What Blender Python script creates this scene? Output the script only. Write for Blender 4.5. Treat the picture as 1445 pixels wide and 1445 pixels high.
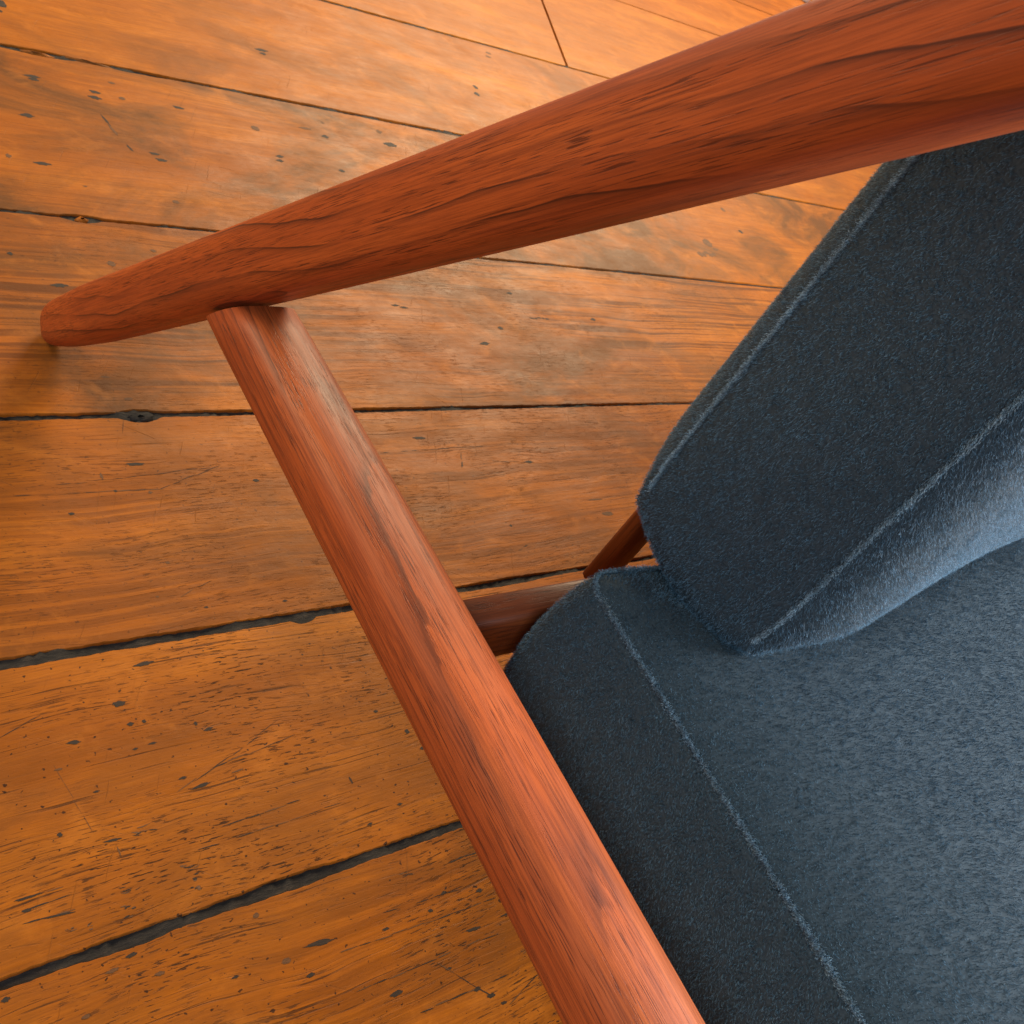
import bpy, bmesh, math, random
import numpy as np
from mathutils import Matrix, Vector

for o in list(bpy.data.objects):
    bpy.data.objects.remove(o)
scene = bpy.context.scene
col = scene.collection
random.seed(7)
rng = np.random.default_rng(11)

# ---------------------------------------------------------------- camera
CAM = Vector((0.0, 0.0, 0.65))
cam_data = bpy.data.cameras.new('camera')
cam_data.sensor_width = 36.0
cam_data.lens = 36.0
cam_data.clip_start = 0.01
cam_data.clip_end = 60.0
cam = bpy.data.objects.new('camera', cam_data)
col.objects.link(cam)
right = Vector((0.758955, -0.457872, 0.462969))
down = Vector((-0.082689, -0.773027, -0.628961))
fwd = Vector((0.645871, 0.439071, -0.624554))
cam.matrix_world = Matrix(((right.x, -down.x, -fwd.x, CAM.x),
                           (right.y, -down.y, -fwd.y, CAM.y),
                           (right.z, -down.z, -fwd.z, CAM.z),
                           (0, 0, 0, 1)))
cam_data.dof.use_dof = True
cam_data.dof.focus_distance = 0.52
cam_data.dof.aperture_fstop = 40.0
scene.camera = cam

# ---------------------------------------------------------------- room light
world = bpy.data.worlds.new('World')
scene.world = world
world.use_nodes = True
bg = world.node_tree.nodes['Background']
bg.inputs['Color'].default_value = (0.84, 0.92, 1.0, 1)
bg.inputs['Strength'].default_value = 0.20


def area(name, loc, target, sx, sy, power, color):
    l = bpy.data.lights.new(name, 'AREA')
    l.shape = 'RECTANGLE'
    l.size, l.size_y, l.energy, l.color = sx, sy, power, color
    o = bpy.data.objects.new(name, l)
    col.objects.link(o)
    o.location = loc
    d = Vector(target) - Vector(loc)
    o.rotation_euler = d.to_track_quat('-Z', 'Y').to_euler()
    return o


area('front_window_light', (1.45, -0.50, 1.00), (0.85, 0.05, 0.35), 0.7, 0.9, 60, (0.93, 0.97, 1.0))
area('far_window_light', (2.9, 3.2, 2.1), (1.0, 1.2, 0.0), 2.0, 1.6, 175, (1.0, 0.80, 0.52))
area('side_window_light', (-1.0, 2.4, 1.7), (0.3, 1.0, 0.0), 1.2, 1.2, 50, (1.0, 0.76, 0.46))

area('room_light', (-1.2, -1.2, 1.8), (0.45, 0.35, 0.2), 0.9, 1.0, 34, (0.86, 0.93, 1.0))

scene.view_settings.view_transform = 'Standard'
scene.view_settings.look = 'None'
scene.view_settings.exposure = 0.0
scene.view_settings.gamma = 1.0
scene.view_settings.use_curve_mapping = False


# ---------------------------------------------------------------- node helpers
class G:
    def __init__(self, name):
        self.m = bpy.data.materials.new(name)
        self.m.use_nodes = True
        self.t = self.m.node_tree
        self.b = self.t.nodes['Principled BSDF']

    def n(self, kind, **kw):
        nd = self.t.nodes.new(kind)
        for k, v in kw.items():
            if k in nd.inputs.keys() if isinstance(k, str) else False:
                nd.inputs[k].default_value = v
            else:
                setattr(nd, k, v)
        return nd

    def l(self, a, b):
        self.t.links.new(a, b)

    def val(self, sock, v):
        if hasattr(v, 'is_output'):
            self.l(v, sock)
        else:
            sock.default_value = v

    def math(self, op, a, b=0.0, c=0.0, clamp=False):
        nd = self.t.nodes.new('ShaderNodeMath')
        nd.operation = op
        nd.use_clamp = clamp
        self.val(nd.inputs[0], a)
        self.val(nd.inputs[1], b)
        self.val(nd.inputs[2], c)
        return nd.outputs[0]

    def vscale(self, vec, s):
        nd = self.t.nodes.new('ShaderNodeVectorMath')
        nd.operation = 'MULTIPLY'
        self.l(vec, nd.inputs[0])
        nd.inputs[1].default_value = s
        return nd.outputs[0]

    def vadd(self, a, b):
        nd = self.t.nodes.new('ShaderNodeVectorMath')
        nd.operation = 'ADD'
        self.l(a, nd.inputs[0])
        self.val(nd.inputs[1], b)
        return nd.outputs[0]

    def noise(self, vec, scale=1.0, detail=3.0, rough=0.55, dist=0.0):
        nd = self.t.nodes.new('ShaderNodeTexNoise')
        self.l(vec, nd.inputs['Vector'])
        nd.inputs['Scale'].default_value = scale
        nd.inputs['Detail'].default_value = detail
        nd.inputs['Roughness'].default_value = rough
        nd.inputs['Distortion'].default_value = dist
        return nd.outputs[0]

    def ramp(self, fac, stops):
        nd = self.t.nodes.new('ShaderNodeValToRGB')
        self.l(fac, nd.inputs[0])
        e = nd.color_ramp.elements
        while len(e) < len(stops):
            e.new(0.5)
        for i, (p, c) in enumerate(stops):
            e[i].position = p
            e[i].color = (*c, 1) if isinstance(c, tuple) else (c, c, c, 1)
        return nd.outputs[0]

    def mix(self, fac, a, b, mode='MIX'):
        nd = self.t.nodes.new('ShaderNodeMix')
        nd.data_type = 'RGBA'
        nd.blend_type = mode
        self.val(nd.inputs[0], fac)
        for s, v in ((nd.inputs[6], a), (nd.inputs[7], b)):
            if hasattr(v, 'is_output'):
                self.l(v, s)
            else:
                s.default_value = (*v, 1)
        return nd.outputs[2]

    def bump(self, h, strength, dist, prev=None):
        nd = self.t.nodes.new('ShaderNodeBump')
        nd.inputs['Strength'].default_value = strength
        nd.inputs['Distance'].default_value = dist
        self.l(h, nd.inputs['Height'])
        if prev is not None:
            self.l(prev, nd.inputs['Normal'])
        return nd.outputs[0]


# ---------------------------------------------------------------- materials
def mat_floor():
    g = G('old_pine')
    tc = g.n('ShaderNodeTexCoord').outputs['Object']
    info = g.n('ShaderNodeObjectInfo')
    oi = info.outputs['Random']
    sc = g.t.nodes.new('ShaderNodeSeparateColor')
    g.l(info.outputs['Color'], sc.inputs[0])
    k_ring, k_fleck, k_smudge, k_yel = sc.outputs[0], sc.outputs[1], sc.outputs[2], info.outputs['Alpha']
    off = g.t.nodes.new('ShaderNodeCombineXYZ')
    g.l(g.math('MULTIPLY', oi, 37.0), off.inputs[0])
    g.l(g.math('MULTIPLY', oi, 11.0), off.inputs[1])
    v = g.vadd(tc, off.outputs[0])
    # gentle wander of the grain
    wob = g.noise(g.vscale(v, (3.0, 5.0, 1)), 1.0, 3.0)
    wv = g.t.nodes.new('ShaderNodeCombineXYZ')
    g.l(g.math('MULTIPLY', g.math('SUBTRACT', wob, 0.5), 0.035), wv.inputs[1])
    gv = g.vadd(v, wv.outputs[0])
    broad = g.noise(g.vscale(gv, (1.8, 11, 1)), 1.0, 5.0, 0.62)
    fine = g.noise(g.vscale(gv, (13, 620, 1)), 1.0, 5.0, 0.7)
    mott = g.noise(g.vscale(v, (26, 48, 1)), 1.0, 6.0, 0.7)
    base = g.ramp(broad, [(0.30, (0.31, 0.078, 0.006)), (0.5, (0.43, 0.118, 0.008)), (0.70, (0.56, 0.170, 0.013))])
    base = g.mix(k_yel, g.mix(1.0, base, (0.94, 0.90, 0.9), 'MULTIPLY'), g.mix(1.0, base, (1.10, 1.20, 1.25), 'MULTIPLY'))
    base = g.mix(g.ramp(mott, [(0.35, 0.34), (0.60, 0.0)]), base, (0.30, 0.092, 0.016))
    base = g.mix(g.ramp(fine, [(0.36, 0.62), (0.56, 0.0)]), base, (0.27, 0.080, 0.013))
    # growth-ring lines, strong on some boards and stretches
    ringn = g.noise(g.vscale(gv, (1.1, 74, 1)), 1.0, 3.0, 0.55)
    ring = g.ramp(ringn, [(0.42, 1.0), (0.485, 0.0), (0.53, 0.0), (0.60, 0.9)])
    ringmask = g.ramp(g.noise(g.vscale(v, (3.0, 5.0, 1)), 1.0, 3.0), [(0.38, 0.25), (0.56, 1.0)])
    ring = g.math('MULTIPLY', g.math('MULTIPLY', ring, ringmask), k_ring)
    base = g.mix(g.math('MULTIPLY', ring, 0.92), base, (0.135, 0.038, 0.007))
    # thin broken dark lines following the grain
    tl = g.noise(g.vscale(gv, (6.5, 480, 1)), 1.0, 2.0, 0.5)
    tlm = g.ramp(g.noise(g.vscale(v, (13, 60, 1)), 1.0, 3.0), [(0.47, 0.0), (0.57, 1.0)])
    tlk = g.math('MULTIPLY', g.math('MULTIPLY', g.ramp(tl, [(0.60, 0.0), (0.66, 1.0)]), tlm), g.math('ADD', k_fleck, 0.12))
    base = g.mix(g.math('MULTIPLY', tlk, 0.72, clamp=True), base, (0.075, 0.028, 0.011))
    # hand-worn and grimy patches
    blot = g.noise(g.vscale(v, (4.2, 7.0, 1)), 1.0, 6.0, 0.66, 0.8)
    base = g.mix(g.math('MULTIPLY', g.ramp(blot, [(0.44, 0.0), (0.62, 0.95)]), k_smudge), base, (0.150, 0.056, 0.014))
    worn = g.noise(g.vscale(v, (16, 22, 1)), 1.0, 6.0, 0.68, 0.5)
    base = g.mix(g.ramp(worn, [(0.55, 0.0), (0.74, 0.40)]), base, (0.66, 0.215, 0.026))
    # dark flecks along the grain
    fl = g.noise(g.vscale(gv, (75, 600, 1)), 1.0, 2.5, 0.6)
    flm = g.ramp(g.noise(g.vscale(v, (9, 14, 1)), 1.0, 3.0), [(0.42, 0.05), (0.60, 1.0)])
    flk = g.math('MULTIPLY', g.math('MULTIPLY', g.ramp(fl, [(0.575, 0.0), (0.625, 1.0)]), flm), k_fleck)
    base = g.mix(g.math('MULTIPLY', flk, 0.9), base, (0.040, 0.020, 0.011))
    sp = g.noise(g.vscale(v, (210, 260, 1)), 1.0, 2.0, 0.5)
    spk = g.math('MULTIPLY', g.ramp(sp, [(0.67, 0.0), (0.71, 1.0)]), g.math('ADD', k_fleck, 0.1))
    base = g.mix(g.math('MULTIPLY', spk, 0.85, clamp=True), base, (0.05, 0.02, 0.01))
    # fine scratches at odd angles
    scr = None
    for ang, sd in ((0.62, 3.0), (-1.1, 9.0), (0.18, 15.0)):
        mp = g.t.nodes.new('ShaderNodeMapping')
        g.l(v, mp.inputs['Vector'])
        mp.inputs['Rotation'].default_value = (0, 0, ang)
        mp.inputs['Location'].default_value = (sd, sd, 0)
        bent = g.vadd(mp.outputs[0], wv.outputs[0])
        s = g.noise(g.vscale(bent, (16, 420, 1)), 1.0, 1.0, 0.4)
        s = g.ramp(s, [(0.72, 0.0), (0.75, 1.0)])
        scr = s if scr is None else g.math('MAXIMUM', scr, s)
    scrm = g.ramp(g.noise(g.vscale(v, (8, 7, 1)), 1.0, 2.0), [(0.48, 0.0), (0.6, 1.0)])
    scr = g.math('MULTIPLY', scr, scrm)
    base = g.mix(g.math('MULTIPLY', scr, 0.30), base, (0.20, 0.075, 0.02))
    g.l(base, g.b.inputs['Base Color'])
    rr = g.noise(g.vscale(v, (14, 26, 1)), 1.0, 6.0, 0.7)
    rough = g.math('ADD', g.ramp(rr, [(0.3, 0.36), (0.7, 0.60)]), g.math('MULTIPLY', flk, 0.25))
    g.l(rough, g.b.inputs['Roughness'])
    g.b.inputs['Specular IOR Level'].default_value = 0.14
    b1 = g.bump(fine, 0.30, 0.0006)
    b2 = g.bump(g.math('SUBTRACT', 1.0, g.math('MAXIMUM', g.math('MAXIMUM', flk, tlk), scr)), 0.6, 0.0005, b1)
    b3 = g.bump(g.noise(g.vscale(v, (16, 30, 1)), 1.0, 5.0, 0.65), 0.40, 0.0025, b2)
    g.l(b3, g.b.inputs['Normal'])
    return g.m


def mat_teak(name, seed, ring_dark=0.75, tint=(1, 1, 1), freq=85.0, pith=0.032, slope=0.05, wav=0.036):
    """long grain along local X"""
    g = G(name)
    tc = g.n('ShaderNodeTexCoord').outputs['Object']
    v = g.vadd(tc, (seed, seed * 0.37, seed * 0.71))
    w1 = g.noise(g.vscale(v, (5.0, 9, 9)), 1.0, 2.0)
    w2 = g.noise(g.vscale(v, (22, 150, 150)), 1.0, 4.0)
    sep = g.t.nodes.new('ShaderNodeSeparateXYZ')
    g.l(tc, sep.inputs[0])
    # plain-sawn figure: distance to a pith line lying off the piece
    yy = g.math('ADD', sep.outputs[1], 0.012)
    zz = g.math('ADD', sep.outputs[2], pith)
    zz = g.math('ADD', zz, g.math('MULTIPLY', g.math('SUBTRACT', w1, 0.5), wav))
    zz = g.math('ADD', zz, g.math('MULTIPLY', sep.outputs[0], slope))
    rad = g.math('SQRT', g.math('ADD', g.math('MULTIPLY', yy, yy), g.math('MULTIPLY', zz, zz)))
    rad = g.math('ADD', rad, g.math('MULTIPLY', g.math('SUBTRACT', w2, 0.5), 0.0022))
    ph = g.math('FRACT', g.math('MULTIPLY', rad, freq))
    line = g.ramp(ph, [(0.0, 0.0), (0.70, 0.0), (0.90, 0.45), (0.955, 1.0), (0.985, 0.85), (1.0, 0.0)])
    glow = g.ramp(ph, [(0.0, 0.0), (0.35, 0.0), (0.93, 1.0), (1.0, 0.0)])
    vis = g.ramp(g.noise(g.vscale(v, (9, 40, 40)), 1.0, 2.0), [(0.40, 0.08), (0.58, 1.0)])
    line = g.math('MULTIPLY', line, vis)
    tone = g.noise(g.vscale(v, (3.5, 22, 22)), 1.0, 4.0, 0.6)
    base = g.ramp(tone, [(0.3, (0.285, 0.058, 0.016)), (0.5, (0.385, 0.088, 0.022)), (0.72, (0.48, 0.128, 0.032))])
    fib = g.noise(g.vscale(v, (26, 1300, 1300)), 1.0, 4.0, 0.7)
    base = g.mix(g.ramp(fib, [(0.38, 0.60), (0.56, 0.0)]), base, (0.17, 0.038, 0.013))
    strk = g.noise(g.vscale(v, (11, 480, 480)), 1.0, 4.0, 0.65)
    base = g.mix(g.ramp(strk, [(0.53, 0.0), (0.64, 0.5)]), base, (0.155, 0.036, 0.014))
    base = g.mix(g.math('MULTIPLY', glow, 0.25 * ring_dark), base, (0.17, 0.036, 0.014))
    base = g.mix(g.math('MULTIPLY', line, ring_dark), base, (0.060, 0.018, 0.011))
    # open pores: short dark dashes
    po = g.noise(g.vscale(v, (55, 2000, 2000)), 1.0, 1.0, 0.4)
    pom = g.ramp(g.noise(g.vscale(v, (11, 130, 130)), 1.0, 2.0), [(0.42, 0.08), (0.56, 1.0)])
    por = g.math('MULTIPLY', g.ramp(po, [(0.59, 0.0), (0.65, 1.0)]), pom)
    base = g.mix(g.math('MULTIPLY', por, 0.8), base, (0.070, 0.017, 0.009))
    base = g.mix(1.0, base, tint, 'MULTIPLY')
    g.l(base, g.b.inputs['Base Color'])
    rr = g.noise(g.vscale(v, (16, 160, 160)), 1.0, 3.0)
    g.l(g.ramp(rr, [(0.3, 0.40), (0.7, 0.54)]), g.b.inputs['Roughness'])
    g.b.inputs['Specular IOR Level'].default_value = 0.30
    b1 = g.bump(g.math('SUBTRACT', 1.0, por), 0.5, 0.0003)
    b2 = g.bump(fib, 0.25, 0.0003, b1)
    g.l(b2, g.b.inputs['Normal'])
    return g.m


def mat_dirt():
    g = G('gap_grime')
    tc = g.n('ShaderNodeTexCoord').outputs['Object']
    a = g.noise(g.vscale(tc, (60, 240, 60)), 1.0, 5.0, 0.7)
    c = g.ramp(a, [(0.35, (0.006, 0.005, 0.005)), (0.58, (0.024, 0.019, 0.016)), (0.78, (0.12, 0.08, 0.05))])
    g.l(c, g.b.inputs['Base Color'])
    g.b.inputs['Roughness'].default_value = 0.85
    g.l(g.bump(a, 0.8, 0.002), g.b.inputs['Normal'])
    return g.m


def mat_mark(name, c1, c2):
    g = G(name)
    tc = g.n('ShaderNodeTexCoord').outputs['Object']
    a = g.noise(g.vscale(tc, (2.6, 2.2, 1)), 1.0, 4.0, 0.7)
    g.l(g.ramp(a, [(0.38, c1), (0.62, c2)]), g.b.inputs['Base Color'])
    g.b.inputs['Roughness'].default_value = 0.75
    return g.m


def mat_plain(name, c, rough=0.6, sheen=0.0):
    g = G(name)
    g.b.inputs['Base Color'].default_value = (*c, 1)
    g.b.inputs['Roughness'].default_value = rough
    return g.m


def mat_velvet_base():
    g = G('mohair_backing')
    tc = g.n('ShaderNodeTexCoord').outputs['Object']
    a = g.noise(tc, 900.0, 3.0)
    g.l(g.ramp(a, [(0.3, (0.010, 0.022, 0.032)), (0.7, (0.030, 0.052, 0.070))]), g.b.inputs['Base Color'])
    g.b.inputs['Roughness'].default_value = 0.9
    return g.m


def mat_pile(name, dark, light):
    g = G(name)
    hi = g.n('ShaderNodeHairInfo')
    c = g.mix(hi.outputs['Random'], dark, light)
    geo = g.n('ShaderNodeNewGeometry').outputs['Position']
    dye = g.noise(geo, 620.0, 3.0, 0.7)
    c = g.mix(1.0, c, g.ramp(g.math('ADD', g.math('MULTIPLY', dye, 0.6), g.math('MULTIPLY', g.noise(geo, 170.0, 4.0, 0.7), 0.4)), [(0.38, 0.45), (0.62, 1.6)]), 'MULTIPLY')
    tip = g.ramp(hi.outputs['Intercept'], [(0.0, 0.16), (0.6, 0.7), (1.0, 2.0)])  # paints self-shadow into the roots and rim brightness into the tips
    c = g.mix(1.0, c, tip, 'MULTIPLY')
    g.l(c, g.b.inputs['Base Color'])
    g.b.inputs['Roughness'].default_value = 0.42
    g.b.inputs['Specular IOR Level'].default_value = 0.5
    return g.m


M = dict(
    floor=mat_floor(), dirt=mat_dirt(),
    teak_leg=mat_teak('teak_leg', 3.1, 0.95, (1.20, 1.02, 0.78)),
    teak_rail=mat_teak('teak_rail', 8.4, 0.65, (1.16, 1.06, 1.02), 150.0, 0.10, 0.03, 0.014),
    teak=mat_teak('teak', 15.7, 0.6, (0.42, 0.42, 0.42)),  # same teak tinted dark, painting in shade on cross rails and back posts
    d=mat_mark('mark_dark', (0.012, 0.009, 0.008), (0.05, 0.026, 0.014)),
    m=mat_mark('mark_brown', (0.085, 0.034, 0.012), (0.19, 0.075, 0.022)),
    g=mat_mark('mark_grey', (0.06, 0.040, 0.028), (0.26, 0.105, 0.035)),
    backing=mat_velvet_base(),
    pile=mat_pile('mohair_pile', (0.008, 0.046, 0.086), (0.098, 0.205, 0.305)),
    seam=mat_pile('seam_pile_lit', (0.09, 0.17, 0.24), (0.23, 0.35, 0.45)),  # lighter tint paints in the light caught by the standing seam fibres
    white=mat_plain('white_paint', (0.85, 0.84, 0.80), 0.5),
)


# ---------------------------------------------------------------- object helpers
def mesh_obj(name, verts, faces, mat, parent=None, smooth=True, matrix=None):
    me = bpy.data.meshes.new(name)
    me.from_pydata([tuple(map(float, p)) for p in verts], [], faces)
    if smooth:
        me.polygons.foreach_set('use_smooth', [True] * len(me.polygons))
    me.materials.append(mat)
    me.update()
    o = bpy.data.objects.new(name, me)
    col.objects.link(o)
    if parent is not None:
        o.parent = parent
    if matrix is not None:
        o.matrix_local = matrix
    return o


def loft(name, stations, mat, parent, matrix, n=40):
    """stations along local X: (x, y, z, ry, rz, exponent); ends closed"""
    vs, fs = [], []
    for (x, y, z, ry, rz, e) in stations:
        for k in range(n):
            a = 2 * math.pi * k / n
            c, s = math.cos(a), math.sin(a)
            vs.append((x, y + ry * math.copysign(abs(c) ** (2 / e), c), z + rz * math.copysign(abs(s) ** (2 / e), s)))
    for i in range(len(stations) - 1):
        for k in range(n):
            k2 = (k + 1) % n
            fs.append((i * n + k, i * n + k2, (i + 1) * n + k2, (i + 1) * n + k))
    fs.append(tuple(reversed(range(n))))
    b = (len(stations) - 1) * n
    fs.append(tuple(range(b, b + n)))
    return mesh_obj(name, vs, fs, mat, parent, True, matrix)


def frame(origin, xdir, zhint):
    """local X along xdir, local Z close to zhint"""
    x = Vector(xdir).normalized()
    y = Vector(zhint).cross(x).normalized()
    z = x.cross(y)
    o = Vector(origin)
    return Matrix(((x.x, y.x, z.x, o.x), (x.y, y.y, z.y, o.y), (x.z, y.z, z.z, o.z), (0, 0, 0, 1)))


def rounded_ends(x0, x1, ry, rz, e, r0, r1, mid=None, steps=6):
    """straight stick with softly domed ends (r0, r1 = dome length)"""
    st = []
    for i in range(steps):
        a = math.pi / 2 * (i + 0.35) / steps
        k = math.sin(a)
        st.append((x0 + r0 * (1 - math.cos(math.pi / 2 - a)) if False else x0 + r0 * (1 - math.cos(a)), 0, 0, ry * k, rz * k, e))
    nm = 10
    for i in range(nm + 1):
        st.append((x0 + r0 + (x1 - r1 - x0 - r0) * i / nm, 0, 0, ry, rz, e))
    for i in range(steps - 1, -1, -1):
        a = math.pi / 2 * (i + 0.35) / steps
        k = math.sin(a)
        st.append((x1 - r1 * (1 - math.cos(a)), 0, 0, ry * k, rz * k, e))
    return st

# ================================================================ the floor
XA, XB = -1.2, 4.6
floor = mesh_obj('floor', [(XA, -1.6, -0.03), (XB, -1.6, -0.03), (XB, 4.2, -0.03), (XA, 4.2, -0.03)], [(0, 1, 2, 3)], M['dirt'], None, False)
floor['kind'] = 'structure'


def wob(x, seed, amp):
    return amp * (0.5 * math.sin(x * 9.0 + seed) + 0.3 * math.sin(x * 27.0 + seed * 2.3) + 0.25 * math.sin(x * 71.0 + seed * 3.1) + 0.18 * math.sin(x * 163.0 + seed * 1.7))


# joints between the boards: (Y, half gap)
JOINTS = [(-1.14, .002), (-0.93, .002), (-0.71, .002), (-0.47, .0025), (-0.25, .0025), (-0.03, .0028), (0.176, .0034), (0.378, .0036), (0.602, .0034), (0.869, .0030), (1.166, .0042),
          (1.495, .0036), (1.925, .003), (2.25, .003), (2.56, .003), (2.88, .003), (3.2, .003), (3.5, .003)]
# chipped places: joint index -> (X, reach, depth into the lower-Y board, depth into the upper-Y board)
CHIPS = {8: [(0.335, 0.018, .006, .003)], 9: [(0.357, 0.020, .005, .003)], 10: [(0.385, 0.045, .004, .003), (0.50, 0.05, .002, .001)],
         7: [(0.40, 0.012, .004, 0), (0.62, 0.06, .0015, .001)], 6: [(0.30, 0.05, .001, .002), (0.20, 0.03, .002, .001)]}


def edge(j, x, side):
    y, h = JOINTS[j]
    v = 0.78 * h * (1.0 + 0.25 * math.sin(x * 3.1 + j)) + wob(x, j * 5.1 + side, 0.0006) + 0.00045 * math.sin(x * 411 + j + side) * math.sin(x * 977 + 2 * j)
    if j == 7:
        v *= 1.15 - 0.45 * min(max((x - 0.15) / 0.6, 0), 1)
    for (cx, rx, dl, du) in CHIPS.get(j, []):
        k = max(0.0, 1 - ((x - cx) / rx) ** 2)
        v += k * (dl if side < 0 else du)
    return y + side * max(v, 0.0012)


def xsamples(x0, x1):
    xs, x = [x0], x0
    while x < x1 - 1e-6:
        x += 0.004 if 0.08 < x < 1.2 else (0.03 if -0.3 < x < 2.6 else 0.25)
        xs.append(min(x, x1))
    return xs


LOOK = {5: (0.45, 1.0, 0.4, 0.40), 6: (0.20, 1.0, 0.35, 0.55), 7: (0.55, 0.55, 0.5, 0.55), 8: (1.0, 0.40, 0.8, 0.50), 9: (0.30, 0.18, 1.0, 0.60), 10: (0.14, 0.05, 0.5, 0.85), 11: (0.12, 0.03, 0.15, 1.0), 12: (0.12, 0.03, 0.15, 0.8)}


def board(j0, j1, x0, x1, skew0=0.0, skew1=0.0):
    """one plank between joints j0 and j1"""
    ym = 0.5 * (JOINTS[j0][0] + JOINTS[j1][0])
    xm = 0.4
    lift = 0.0
    vs, fs = [], []
    xs = xsamples(x0, x1)
    for x in xs:
        ya, yb = edge(j0, x, 1), edge(j1, x, -1)
        prof = [(ya, -0.024), (ya, -0.0016), (ya + 0.0002, -0.0007), (ya + 0.0009, -0.0001), (ya + 0.012, 0.0), (ym, 0.0),
                (yb - 0.012, 0.0), (yb - 0.0009, -0.0001), (yb - 0.0002, -0.0007), (yb, -0.0016), (yb, -0.024)]
        f = (x - x0) / (x1 - x0)
        for (y, z) in prof:
            t = (y - JOINTS[j0][0])
            sk = skew0 * (1 - f) * t + skew1 * f * t
            zz = z + lift
            vs.append((x + sk - xm, y - ym, zz))
    n = 11
    for i in range(len(xs) - 1):
        for k in range(n - 1):
            fs.append((i * n + k, (i + 1) * n + k, (i + 1) * n + k + 1, i * n + k + 1))
    fs.append(tuple(range(n)))
    fs.append(tuple(reversed(range((len(xs) - 1) * n, len(xs) * n))))
    o = mesh_obj('plank', vs, fs, M['floor'], floor, False)
    o.location = (xm, ym, 0)
    # how far each board shows rings / flecks / smudges / yellowness
    o.color = LOOK.get(j0, (0.3, 0.4, 0.5, 0.5))
    return o, ym, xm


BOARDS = []          # (object, ymin, ymax, ym, xm)
for j in range(len(JOINTS) - 1):
    if j == 11:
        sk = 0.40
        b, ym, xm = board(j, j + 1, XA, 1.437, 0.0, sk)
        BOARDS.append((b, JOINTS[j][0], JOINTS[j + 1][0], ym, xm, XA, 1.5))
        b, ym, xm = board(j, j + 1, 1.444, XB, sk, 0.0)
        BOARDS.append((b, JOINTS[j][0], JOINTS[j + 1][0], ym, xm, 1.5, XB))
    else:
        b, ym, xm = board(j, j + 1, XA, XB)
        BOARDS.append((b, JOINTS[j][0], JOINTS[j + 1][0], ym, xm, XA, XB))

# grime packed in the gaps, a little below the surface and lumpy
for j, (y, h) in enumerate(JOINTS):
    if not 4 <= j <= 13:
        continue
    vs, fs = [], []
    xs = xsamples(-0.3, 3.2)
    for x in xs:
        a, b = edge(j, x, -1) - 0.0015, edge(j, x, 1) + 0.0015
        z0 = -0.0019 + 0.0007 * math.sin(x * 37 + j) + 0.0006 * math.sin(x * 91 + j * 2) + random.uniform(-.0006, .0006)
        for k in range(5):
            f = k / 4
            vs.append((x, a + (b - a) * f, z0 - 0.0006 * math.sin(math.pi * f) + random.uniform(-.0005, .0005)))
    for i in range(len(xs) - 1):
        for k in range(4):
            fs.append((i * 5 + k, (i + 1) * 5 + k, (i + 1) * 5 + k + 1, i * 5 + k + 1))
    mesh_obj('gap_filler', vs, fs, M['dirt'], floor, True)

# splinters and crumbs of old wood lodged in the gaps
def crumb(x, y, sx, sy, sz, mat):
    vs, fs = [], []
    nu, nv = 7, 5
    for i in range(nv):
        ph = math.pi * (i + 0.5) / nv
        for k in range(nu):
            th = 2 * math.pi * k / nu
            r = 1 + random.uniform(-.28, .28)
            vs.append((sx * r * math.sin(ph) * math.cos(th), sy * r * math.sin(ph) * math.sin(th), sz * r * math.cos(ph)))
    for i in range(nv - 1):
        for k in range(nu):
            k2 = (k + 1) % nu
            fs.append((i * nu + k, i * nu + k2, (i + 1) * nu + k2, (i + 1) * nu + k))
    fs.append(tuple(range(nu)))
    fs.append(tuple(reversed(range((nv - 1) * nu, nv * nu))))
    o = mesh_obj('splinter', vs, fs, mat, floor, True)
    o.location = (x, y, -0.0015)
    o.rotation_euler = (0, 0, random.uniform(-.15, .15))


crumb(0.357, 0.867, 0.007, 0.0035, 0.0028, M['floor'])
crumb(0.385, 1.163, 0.020, 0.0042, 0.0026, M['floor'])
crumb(0.445, 1.166, 0.030, 0.0030, 0.0024, M['floor'])
crumb(0.335, 0.600, 0.012, 0.0055, 0.0022, M['dirt'])


# ---- knots, nail dents and gouges in the boards
def blob_mesh(seed, n=16):
    r = random.Random(seed)
    me = bpy.data.meshes.new('dent')
    vs = [(0, 0, 0)]
    for k in range(n):
        a = 2 * math.pi * k / n
        q = 1 + r.uniform(-.25, .22)
        c = math.cos(a)
        vs.append((q * c, q * math.sin(a) * (1 - 0.30 * abs(c)) + r.uniform(-.16, .16), 0))
    me.from_pydata(vs, [], [(0, 1 + k, 1 + (k + 1) % n) for k in range(n)])
    return me


DENT = {}
for key in 'dmg':
    DENT[key] = []
    for i in range(4):
        me = blob_mesh(ord(key) * 10 + i)
        me.materials.append(M[key])
        DENT[key].append(me)


def owner(x, y):
    for b in BOARDS:
        if b[1] <= y < b[2] and b[5] <= x < b[6]:
            return b
    return BOARDS[6]


def dent(x, y, lx, ly, key, ang=None, name='dent'):
    b = owner(x, y)
    o = bpy.data.objects.new(name, random.choice(DENT[key]))
    col.objects.link(o)
    o.parent = b[0]
    o.location = (x - b[4], y - b[3], 0.00012 + 0.00001 * (len(bpy.data.objects) % 9))
    o.scale = (lx * 0.92, ly * 0.72, 1)
    o.rotation_euler = (0, 0, random.uniform(-.12, .12) if ang is None else ang)


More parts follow.
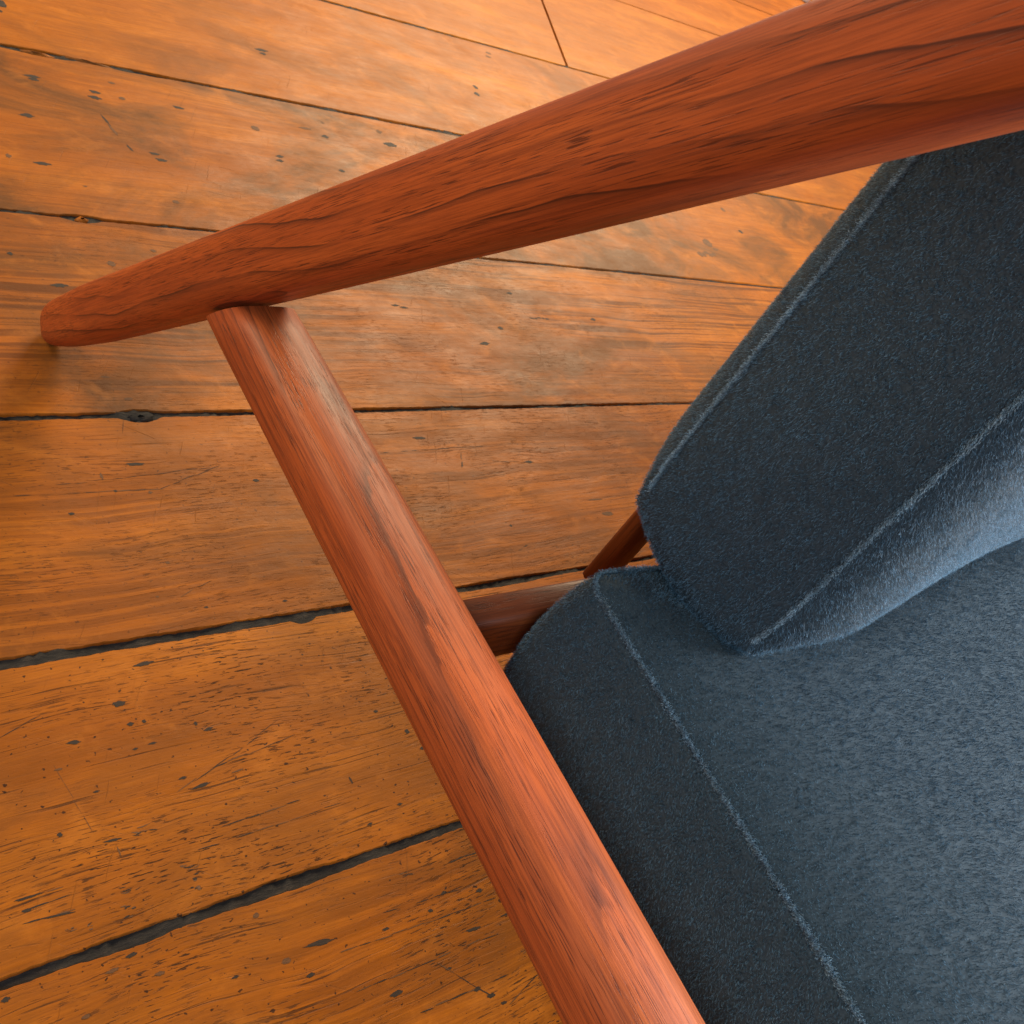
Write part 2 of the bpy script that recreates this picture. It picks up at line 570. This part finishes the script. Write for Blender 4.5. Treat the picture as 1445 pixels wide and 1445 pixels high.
MARKS= [(0.3682,1.1123,0.0102,0.0046,'d'),(0.3684,1.107,0.0066,0.0038,'d'),(0.434,1.1034,0.0071,0.0048,'d'),(0.4307,1.0916,0.0078,0.0056,'d'),(0.4598,1.1295,0.0049,0.0034,'m'),(0.4636,1.1001,0.0048,0.0041,'m'),(0.5321,1.1019,0.0078,0.0043,'d'),(0.3447,1.0343,0.0084,0.0056,'d'),(0.3402,0.9516,0.0089,0.0045,'d'),(0.4705,0.9981,0.0064,0.0037,'d'),(0.4753,0.9877,0.0072,0.0045,'d'),(0.6261,1.0858,0.0067,0.0073,'m'),(0.7119,1.2873,0.0106,0.0057,'d'),(0.7106,1.2783,0.0063,0.0045,'d'),(0.7048,1.1064,0.0114,0.0039,'m'),(0.7407,1.1284,0.0032,0.0041,'m'),(0.7305,1.0946,0.0064,0.0059,'d'),(0.639,1.0314,0.0058,0.0044,'d'),(0.6353,1.0221,0.0058,0.0043,'d'),(0.3744,0.9218,0.0028,0.0019,'m'),(0.3093,0.9574,0.0033,0.0051,'m'),(0.4676,0.9132,0.0047,0.0041,'m'),(0.2764,0.8054,0.003,0.0037,'d'),(0.416,0.8267,0.0036,0.0036,'m'),(0.3671,0.8018,0.0048,0.0056,'m'),(0.3097,0.7652,0.0081,0.0041,'d'),(0.3692,1.2581,0.006,0.0123,'d'),(0.3644,1.2398,0.0022,0.0043,'d'),(1.2235,1.464,0.0072,0.0053,'m'),(1.2155,1.4501,0.0071,0.0053,'m'),(1.1169,1.3272,0.0052,0.0091,'d'),(1.1069,1.3042,0.0066,0.009,'d'),(0.833,1.1318,0.0058,0.0066,'m'),(0.8372,1.1037,0.0129,0.0075,'d'),(0.7228,1.021,0.0052,0.0046,'d'),(0.6804,0.7643,0.0059,0.0028,'d'),(0.6909,0.7614,0.006,0.0028,'d'),(0.8753,0.8006,0.006,0.0034,'d'),(0.8985,0.7555,0.0161,0.0033,'d'),(0.9985,0.7584,0.0054,0.0045,'d'),(0.82,0.7333,0.0045,0.0046,'d'),(1.4228,0.9717,0.0133,0.0145,'m'),(1.3946,0.9409,0.0244,0.0112,'m'),(1.4326,0.9565,0.0096,0.0058,'m'),(1.5602,1.0213,0.0062,0.0083,'d'),(1.5636,1.0839,0.0062,0.0086,'m'),(0.3147,0.5465,0.0083,0.0028,'d'),(0.284,0.5358,0.0014,0.0045,'m'),(0.2907,0.5195,0.0017,0.0019,'d'),(0.3177,0.5155,0.0021,0.0023,'m'),(0.4134,0.5206,0.0034,0.0025,'d'),(0.2516,0.5002,0.0026,0.0021,'d'),(0.3306,0.6209,0.0043,0.0026,'m'),(0.318,0.6476,0.0049,0.0014,'m'),(0.391,0.3936,0.0022,0.0017,'d'),(0.3257,0.3987,0.0023,0.0013,'d'),(0.2921,0.4145,0.0016,0.0013,'m'),(0.3094,0.4445,0.0023,0.0017,'m'),(0.2651,0.3594,0.0076,0.0026,'d'),(0.6098,0.5615,0.0089,0.0026,'d'),(0.7342,0.5203,0.0072,0.0028,'d'),(0.7951,0.4614,0.0132,0.0016,'m'),(0.7993,0.4409,0.0099,0.0038,'m'),(0.6607,0.4403,0.0019,0.0024,'d'),(0.7788,0.7046,0.0087,0.0043,'d'),(0.2396,0.3321,0.0048,0.0036,'d'),(0.2038,0.3107,0.0049,0.0023,'d'),(0.2424,0.315,0.0024,0.0024,'d'),(0.2517,0.315,0.0017,0.0019,'d'),(0.2855,0.3048,0.0013,0.0025,'d'),(0.2928,0.2983,0.0036,0.0019,'d'),(0.2523,0.2974,0.0034,0.0013,'d'),(0.2402,0.2962,0.0019,0.0013,'d'),(0.2082,0.2733,0.0022,0.0012,'d'),(0.274,0.2586,0.0079,0.002,'d'),(0.2639,0.2674,0.0034,0.0015,'d'),(0.1899,0.2945,0.003,0.0012,'m'),(0.2299,0.2399,0.0085,0.0033,'g'),(0.2088,0.2387,0.0056,0.0014,'d'),(0.2104,0.2304,0.0006,0.0055,'m'),(0.18,0.2516,0.0018,0.0021,'d'),(0.206,0.1928,0.0037,0.0048,'g'),(0.2098,0.2058,0.0054,0.0025,'g'),(0.2488,0.1968,0.0036,0.0078,'g'),(0.249,0.2075,0.0059,0.0028,'g'),(0.1723,0.1928,0.0038,0.0019,'g'),(0.1822,0.1905,0.0019,0.0034,'g'),(0.1514,0.2121,0.003,0.0015,'d'),(0.1993,0.1671,0.004,0.0017,'d'),(0.1867,0.1623,0.0046,0.0018,'m'),(0.2115,0.1511,0.0036,0.0019,'m'),(0.2785,0.1637,0.0026,0.0023,'m'),(0.2868,0.1304,0.0037,0.0026,'m'),(0.3119,0.1329,0.0113,0.0027,'d'),(0.2531,0.1328,0.003,0.0013,'d'),(0.1303,0.1675,0.0024,0.0023,'d'),(0.1531,0.2194,0.0071,0.0013,'d'),(0.1663,0.2037,0.0115,0.0009,'d'),(0.2983,0.1167,0.0033,0.0019,'d'),(0.1667,0.1433,0.0029,0.0016,'m'),(0.4249,0.2809,0.0022,0.0018,'d'),(0.4432,0.2582,0.0023,0.003,'d'),(0.4495,0.2413,0.0026,0.0021,'d'),(0.3805,0.2327,0.0009,0.0049,'d'),(0.4098,0.2042,0.0024,0.0016,'d'),(0.3804,0.1971,0.0029,0.0013,'d'),(0.4125,0.1331,0.0023,0.0017,'d'),(0.4404,0.1251,0.0034,0.0022,'d'),(0.3966,0.1253,0.0023,0.0017,'d'),(0.4223,0.1024,0.0071,0.0017,'d'),(0.4533,0.1025,0.0075,0.0012,'d'),(0.3593,0.1253,0.0032,0.0014,'d'),(0.3482,0.0851,0.0056,0.0024,'d'),(0.4128,0.0582,0.0039,0.002,'d'),(0.4048,0.0658,0.0033,0.002,'d'),(0.3912,0.0854,0.0027,0.0014,'d'),(0.4433,0.1516,0.0158,0.001,'d'),(0.3928,0.1549,0.0063,0.0022,'g'),(0.4197,0.0505,0.0028,0.0016,'d'),(0.4554,0.0749,0.0061,0.0021,'g')]
SCRATCHES= [(0.3243,0.5179,0.3855,0.5391,0.00101),(0.248,0.5291,0.3789,0.5388,0.00084),(0.3075,0.4106,0.3391,0.424,0.0008),(0.3183,0.5952,0.3109,0.572,0.00086),(0.5536,0.5446,0.687,0.5466,0.00121),(0.6526,0.5396,0.6355,0.5069,0.00262),(0.6841,0.5247,0.7342,0.5203,0.00127),(0.6517,0.41,0.6687,0.4149,0.00126),(0.1853,0.3108,0.1991,0.2481,0.00054),(0.3405,0.2904,0.2856,0.2685,0.00073),(0.2856,0.2685,0.2588,0.2592,0.00087),(0.2853,0.2691,0.351,0.2775,0.00121),(0.2572,0.2162,0.365,0.2181,0.00116),(0.2806,0.2268,0.3387,0.2293,0.00117),(0.3837,0.0927,0.4136,0.0574,0.00145),(0.4221,0.0471,0.4541,0.0566,0.00089),(0.4284,1.0576,0.4363,1.0245,0.00474),(0.4363,1.0245,0.4474,0.9953,0.00471),(0.283,0.2609,0.3072,0.2625,0.00177),(0.2153,0.5214,0.3292,0.5183,0.00134),(0.1623,0.3257,0.1904,0.3356,0.00083),(0.1505,0.2199,0.1744,0.2198,0.00151),(0.151,0.2122,0.1768,0.2135,0.00126),(0.147,0.205,0.1783,0.2035,0.0015),(0.3225,0.1222,0.4643,0.1152,0.00118),(0.3216,0.0965,0.4377,0.0931,0.00115),(0.3572,0.0684,0.434,0.0649,0.00143),(0.3617,0.1351,0.4528,0.1304,0.0009)]

for (x, y, lx, ly, key) in MARKS:
    if key == 'g':
        for i in range(7):
            dent(x + random.uniform(-lx, lx) * .8, y + random.uniform(-ly, ly) * .8, lx * random.uniform(.25, .55), ly * random.uniform(.08, .22), random.choice('dg'), random.uniform(-.25, .25), 'gouge')
    elif lx > 0.014:
        for i in range(5):
            dent(x + lx * (-.8 + .4 * i), y + random.uniform(-ly, ly) * .4, lx * random.uniform(.2, .36), ly * random.uniform(.5, .9), key)
    else:
        dent(x, y, lx, ly, key)
for (x0, y0, x1, y1, w) in SCRATCHES:
    L = math.hypot(x1 - x0, y1 - y0)
    a = math.atan2(y1 - y0, x1 - x0)
    n = max(2, int(L / 0.012))
    for i in range(n):
        if random.random() < 0.15:
            continue
        f = (i + 0.5) / n
        dent(x0 + (x1 - x0) * f + random.uniform(-.0006, .0006), y0 + (y1 - y0) * f + random.uniform(-.0006, .0006), L / n * random.uniform(.4, .75), w * random.uniform(.3, .6), 'd' if w > .0006 and random.random() < .6 else 'm', a + random.uniform(-.05, .05), 'scratch')

# ================================================================ the armchair
chair = bpy.data.objects.new('lounge_chair', None)
col.objects.link(chair)
chair.location = (0, 0, 0)
chair['label'] = 'teak framed lounge chair with dark teal mohair cushions standing on old pine floorboards'
chair['category'] = 'chair'

LX, RX = 0.285, 1.36         # planes of the two side frames
CX = 0.5 * (LX + RX)
LEG_DIR = Vector((0, -0.663, 0.7486))
LEG_C = Vector((0, 0.4415, 0.2990))


def leg_stations():
    st = []
    S0, S1 = -0.396, 0.52
    n = 60
    for i in range(n + 1):
        f = (i + 0.15) / (n + 0.15)
        s = S0 + (S1 - S0) * f ** 1.5
        k = (s - S0) / (S1 - S0)
        w = 0.0222 + 0.0009 * min(1, k * 1.5)
        t = 0.0195 + 0.0035 * min(1, k * 1.5)
        q = min(1.0, (s - S0) / 0.060)
        dome = math.sqrt(max(1 - (1 - q) ** 2.2, 0.0)) * 0.82 + 0.18 * min(1.0, (s - S0) / 0.13) if q < 1 else 0.82 + 0.18 * min(1.0, (s - S0) / 0.13)
        st.append((s, 0, 0, t * dome, w * dome, 3.4))
    return st


def side_frame(x, vis):
    leg_m = frame((x, LEG_C.y, LEG_C.z), LEG_DIR, (0, 0.7486, 0.663))
    loft('diagonal_leg', leg_stations(), M['teak_leg'], chair, leg_m, 48)
    # seat rail butting into the lower front face of the diagonal leg
    a, b = Vector((x + 0.004, 0.4350, 0.2663)), Vector((x + 0.004, -0.30, 0.2935))
    L = (b - a).length
    st = [(0.0, 0, 0, 0.0228, 0.0215, 2.7)]
    for i in range(1, 31):
        f = i / 30
        st.append((L * f, 0, 0, 0.0235 + 0.0008 * math.sin(f * 3.1), 0.0215, 2.7))
    rail = loft('side_rail', st, M['teak_rail'], chair, frame(a, b - a, (0, 0, 1)), 48)
    for v in rail.data.vertices:          # end cut to the slope of the leg
        v.co.x += (v.co.z - 0.001) * 0.86 * max(0.0, 1 - v.co.x / 0.25)
    # front leg and armrest, outside the picture but part of the chair
    fa, fb = Vector((x, -0.27, 0.0)), Vector((x, -0.215, 0.285))
    Lf = (fb - fa).length
    loft('front_leg', [(0, 0, 0, .013, .014, 2.3), (Lf * .5, 0, 0, .016, .02, 2.3), (Lf, 0, 0, .018, .024, 2.3)], M['teak'], chair, frame(fa, fb - fa, (0, -1, 0)), 28)
    ar, af = Vector((x, 0.40, 0.690)), Vector((x, -0.03, 0.715))
    loft('armrest', rounded_ends(0, (af - ar).length, .026, .012, 2.4, .02, .025), M['teak'], chair, frame(ar, af - ar, (0, 0, 1)), 28)


side_frame(LX, True)
side_frame(RX, False)

# rear and front cross rails of the seat frame
def bar(name, p, q, ry, rz, e=4.0, mat='teak', zhint=(0, 0, 1)):
    p, q = Vector(p), Vector(q)
    L = (q - p).length
    st = [(L * i / 8, 0, 0, ry, rz, e) for i in range(9)]
    return loft(name, st, M[mat], chair, frame(p, q - p, zhint), 32)


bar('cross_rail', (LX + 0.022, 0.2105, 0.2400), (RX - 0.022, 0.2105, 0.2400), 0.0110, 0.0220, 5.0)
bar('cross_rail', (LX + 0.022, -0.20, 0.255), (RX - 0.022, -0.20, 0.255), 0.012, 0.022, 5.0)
# back frame: uprights behind the cushion and a top rail
for k in range(5):
    x = 0.488 + k * (2 * (CX - 0.488)) / 4
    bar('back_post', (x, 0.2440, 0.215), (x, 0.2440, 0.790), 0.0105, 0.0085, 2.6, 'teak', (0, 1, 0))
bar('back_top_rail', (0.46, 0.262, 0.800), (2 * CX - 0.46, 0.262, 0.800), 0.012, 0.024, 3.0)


# ================================================================ cushions
def cushion_surface(W, D, T, rc, bulge, crown, n_edge=40, n_side=14, n_top=34, fall=0.03):
    """boxed cushion: plan W x D (local x, y), thickness T along local z; seams run round z=+-T/2.
    Returns vertices, quads and the two seam rings."""
    pts, nor = [], []
    cs = [(W / 2 - rc, D / 2 - rc, 0), (-W / 2 + rc, D / 2 - rc, 90), (-W / 2 + rc, -D / 2 + rc, 180), (W / 2 - rc, -D / 2 + rc, 270)]
    nc = 8
    for i, (cx, cy, a0) in enumerate(cs):
        for k in range(nc + 1):
            a = math.radians(a0 + 90 * k / nc)
            pts.append((cx + rc * math.cos(a), cy + rc * math.sin(a)))
            nor.append((math.cos(a), math.sin(a)))
        nx, ny, _ = cs[(i + 1) % 4]
        a = math.radians(a0 + 90)
        p0 = (cx + rc * math.cos(a), cy + rc * math.sin(a))
        p1 = (nx + rc * math.cos(a), ny + rc * math.sin(a))
        for k in range(1, n_edge):
            f = k / n_edge
            pts.append((p0[0] + (p1[0] - p0[0]) * f, p0[1] + (p1[1] - p0[1]) * f))
            nor.append((math.cos(a), math.sin(a)))
    pts, nor = np.array(pts), np.array(nor)
    n = len(pts)
    rings = []
    # bottom panel rings (centre to seam), side rings, top rings
    ks = np.linspace(0.02, 1.0, n_top) ** 0.45
    def panel(k, s):
        xy = pts * k
        d = np.maximum(np.minimum(W / 2 - np.abs(xy[:, 0]), D / 2 - np.abs(xy[:, 1])), 0)
        f = (1 - np.exp(-d / fall)) * (1.0 - 0.25 * k)
        z = np.full(n, s * (T / 2 + crown * f))
        return np.column_stack([xy, z])
    for k in ks:
        rings.append(panel(k, -1))
    i0 = len(rings) - 1
    for i in range(1, n_side):
        h = i / n_side
        o = bulge * math.sin(math.pi * h) ** 0.75
        rings.append(np.column_stack([pts + nor * o, np.full(n, -T / 2 + T * h)]))
    i1 = len(rings)
    for k in ks[::-1]:
        rings.append(panel(k, 1))
    V = np.concatenate(rings)
    Q = []
    R = len(rings)
    for i in range(R - 1):
        for k in range(n):
            k2 = (k + 1) % n
            Q.append((i * n + k, i * n + k2, (i + 1) * n + k2, (i + 1) * n + k))
    return V, Q, n, R, i0, i1


def hair_object(name, roots, tips_dir, length, radius, mat, parent, bend=None):
    """short fibres as a hair-curves object, 3 points each"""
    n = len(roots)
    hc = bpy.data.hair_curves.new(name)
    hc.add_curves([3] * n)
    d = tips_dir
    b = bend if bend is not None else np.zeros_like(d)
    p0 = roots - d * 0.0003
    p1 = roots + d * (length * 0.55)[:, None]
    p2 = roots + d * length[:, None] + b * length[:, None]
    pos = np.stack([p0, p1, p2], axis=1).reshape(-1).astype(np.float32)
    hc.attributes['position'].data.foreach_set('vector', pos) if 'position' in hc.attributes else hc.position_data.foreach_set('vector', pos)
    ra = hc.attributes.get('radius') or hc.attributes.new('radius', 'FLOAT', 'POINT')
    rr = np.stack([radius, radius * 0.85, radius * 0.35], axis=1).reshape(-1).astype(np.float32)
    ra.data.foreach_set('value', rr)
    hc.materials.append(mat)
    o = bpy.data.objects.new(name, hc)
    col.objects.link(o)
    o.parent = parent
    return o


def lownoise(p, f, seed):
    r = np.random.default_rng(seed)
    out = np.zeros(len(p))
    for k in range(7):
        d = r.normal(size=3)
        d *= f * r.uniform(.6, 1.6) / np.linalg.norm(d)
        out += np.sin(p @ d + r.uniform(0, 6.28))
    return out / 2.6


CAMP = np.array(CAM)


def pile(cushion, V, Q, nap, count, seed, L0=0.0018, brushed=None):
    """mohair fibres scattered on the cushion; world coordinates equal local ones here"""
    Q = np.array(Q)
    a, b, c, d = (V[Q[:, i]] for i in range(4))
    tri = np.concatenate([np.stack([a, b, c], 1), np.stack([a, c, d], 1)])
    e1, e2 = tri[:, 1] - tri[:, 0], tri[:, 2] - tri[:, 0]
    nr = np.cross(e1, e2)
    ar = np.linalg.norm(nr, axis=1)
    nr = nr / np.maximum(ar, 1e-12)[:, None]
    mid = tri.mean(1)
    # more fibres where the pile is seen close to
    w = ar / np.maximum(0.30, np.linalg.norm(mid - np.array([0.56, 0.08, 0.38]), axis=1)) ** 3.5
    r = np.random.default_rng(seed)
    pick = r.choice(len(tri), size=count, p=w / w.sum())
    u, v = r.random(count), r.random(count)
    s = u + v > 1
    u[s], v[s] = 1 - u[s], 1 - v[s]
    P = tri[pick, 0] + e1[pick] * u[:, None] + e2[pick] * v[:, None]
    # smooth normals from vertices
    vn = np.zeros_like(V)
    fn = np.cross(c - a, d - b)
    for i in range(4):
        np.add.at(vn, Q[:, i], fn)
    vn /= np.maximum(np.linalg.norm(vn, axis=1), 1e-12)[:, None]
    Nn = nr[pick]
    t = np.array(nap)[None, :] - Nn * (Nn @ np.array(nap))[:, None]
    cl = lownoise(P, 260, seed + 1)[:, None]
    cl2 = lownoise(P, 900, seed + 2)[:, None]
    cl3 = lownoise(P, 700, seed + 3)[:, None]
    lean = 0.40 + 0.38 * cl + 0.15 * lownoise(P, 60, seed + 4)[:, None]
    if brushed is not None:                   # pile stroked the other way here
        c0, rad, bdir = brushed
        k = np.exp(-((P - np.array(c0)) ** 2).sum(1) / rad ** 2)[:, None]
        stroke = np.array(bdir)[None, :] * k
    side = np.cross(Nn, t)
    if brushed is None:
        stroke = 0.0
    D = Nn + t * lean + side * (0.18 * cl2) + t * (0.16 * cl3) + stroke + r.normal(size=(count, 3)) * 0.38
    D /= np.linalg.norm(D, axis=1)[:, None]
    dens = w[pick] / ar[pick]
    thick = np.clip((dens.max() / dens) ** 0.4, 1, 3.0)
    length = L0 * r.uniform(.75, 1.25, count)
    # a few longer stray fibres
    st = r.random(count) < 0.012
    length[st] *= 1.5
    bend = r.normal(size=(count, 3)) * 0.14 + t * 0.22
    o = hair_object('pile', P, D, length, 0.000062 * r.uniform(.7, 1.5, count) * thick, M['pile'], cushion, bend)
    o['kind'] = 'stuff'
    return o


def seam(cushion, ring, axis_out, seed, per_m=34000, zmin=-1.0):
    """standing row where two panels are sewn together, its caught light painted pale"""
    P = np.asarray(ring)
    Pn = np.roll(P, -1, 0)
    L = np.linalg.norm(Pn - P, axis=1)
    count = int(L.sum() * per_m)
    r = np.random.default_rng(seed)
    pick = r.choice(len(P), size=count, p=L / L.sum())
    f = r.random(count)[:, None]
    X = P[pick] * (1 - f) + Pn[pick] * f
    T = (Pn - P)[pick] / L[pick][:, None]
    O = axis_out[pick]
    keep = X[:, 2] > zmin
    X, T, O = X[keep], T[keep], O[keep]
    count = len(X)
    X = X + O * 0.0003 + r.normal(size=X.shape) * 0.00080
    D = O * 1.0 + T * (0.5 + 0.5 * lownoise(X, 500, seed + 5)[:, None]) + r.normal(size=X.shape) * 0.45
    D /= np.linalg.norm(D, axis=1)[:, None]
    mod = np.clip(0.95 + 0.18 * lownoise(X, 160, seed + 6), 0.6, 1.3)
    length = 0.0016 * r.uniform(.6, 1.2, count) * mod
    o = hair_object('seam', X, D, length, 0.00009 * r.uniform(.7, 1.3, count), M['seam'], cushion)
    o['kind'] = 'stuff'
    return o


def place(V, fn):
    return np.array([fn(*p) for p in V])


# ---- seat cushion
SX0, SX1, SY0, SY1 = 0.362, 2 * CX - 0.362, -0.33, 0.186
ST, SZ = 0.112, 0.2655          # thickness and mid height


def seat_map(x, y, z):
    X = CX + x
    Y = 0.5 * (SY0 + SY1) + y
    Z = SZ + z - 0.006 * (Y - 0.18)
    if z > 0:                              # pressed down under the back cushion
        p = min(max((Y - 0.088 - 0.032 * min(1.0, max(0.0, (X - 0.45) / 0.3))) / 0.07, 0.0), 1.0) * min(max((min(X, 2 * CX - X) - 0.375) / 0.08, 0.0), 1.0)
        Z -= 0.017 * p * p * (3 - 2 * p) * min(1.0, (z - ST / 2 + 0.010) / 0.02) if z > ST / 2 - 0.010 else 0.0
    return (X, Y, Z)


V, Q, n, R, i0, i1 = cushion_surface(SX1 - SX0, SY1 - SY0, ST, 0.012, 0.007, 0.028, fall=0.035)
V = place(V, seat_map)
seat = mesh_obj('seat_cushion', V, Q, M['backing'], chair)
seat['label'] = 'dark teal mohair seat cushion with light-catching seam'
pile(seat, V, Q, (-0.25, -0.9, -0.35), 640000, 21, brushed=((0.80, 0.03, 0.34), 0.24, (-0.9, 0.1, 0.0)))
for ri, sgn in ((i1, 1), (i0, -1)):
    ring = V[ri * n:(ri + 1) * n]
    cen = ring.mean(0)
    out = ring - cen
    out[:, 2] = 0
    out /= np.linalg.norm(out, axis=1)[:, None]
    out = out * 0.35 + np.array([0, 0, sgn * 1.0])
    out /= np.linalg.norm(out, axis=1)[:, None]
    if sgn > 0:
        seam(seat, ring, out, 31)

# ---- back cushion (local x -> X, local y -> Z, local z -> -Y)
BX0, BZ0, BZ1, BT = 0.405, 0.3265, 0.800, 0.1005


def back_map(x, y, z):
    X = CX + x
    Z = 0.5 * (BZ0 + BZ1) + y
    low = min(max((BZ0 + 0.055 - Z) / 0.055, 0.0), 1.0)
    low = low * low * (3 - 2 * low)
    u = z / (BT / 2)
    u = max(-1.35, min(1.35, u))
    z2 = z * (1 - (0.07 if z < 0 else 0.11) * low)       # lower edges well rounded
    Y = 0.1635 - z2 + (Z - BZ0) * 0.02 + 0.045 * (1 - min(1.0, abs(x) / (CX - BX0)) ** 2)
    Z += (0.003 if z < 0 else 0.007) * low * abs(u) ** 3
    return (X, Y, Z)


V, Q, n, R, i0, i1 = cushion_surface(2 * (CX - BX0), BZ1 - BZ0, BT, 0.024, 0.006, 0.034, fall=0.020)
V = place(V, back_map)
back = mesh_obj('back_cushion', V, Q, M['backing'], chair)
back['label'] = 'dark grey-teal mohair back cushion standing on the seat'
pile(back, V, Q, (0.3, -0.15, -0.95), 560000, 41)
for ri, sgn in ((i1, -1), (i0, 1)):
    ring = V[ri * n:(ri + 1) * n]
    cen = ring.mean(0)
    out = ring - cen
    out[:, 1] = 0
    out /= np.linalg.norm(out, axis=1)[:, None]
    out = out * 0.8 + np.array([0, sgn * 0.6, 0])
    out /= np.linalg.norm(out, axis=1)[:, None]
    seam(back, ring, out, 51 + sgn, 20000, BZ0 + 0.028)

# ================================================================ far end of the room
foot = [(0.0, .018), (.004, .022), (.03, .024), (.055, .020), (.07, .013), (.09, .012)]  # unidentified white spot, given the profile of a small rounded foot
vs, fs, nn = [], [], 20
for (z, r) in foot:
    for k in range(nn):
        a = 2 * math.pi * k / nn
        vs.append((r * math.cos(a), r * math.sin(a), z))
for i in range(len(foot) - 1):
    for k in range(nn):
        fs.append((i * nn + k, i * nn + (k + 1) % nn, (i + 1) * nn + (k + 1) % nn, (i + 1) * nn + k))
fs.append(tuple(reversed(range(nn))))
fs.append(tuple(range((len(foot) - 1) * nn, len(foot) * nn)))
wf = mesh_obj('white_object', vs, fs, M['white'])
wf.location = (3.290, 2.535, 0.0)
wf['label'] = 'small white rounded object at the top edge, far across the floor'
wf['category'] = 'furniture foot'
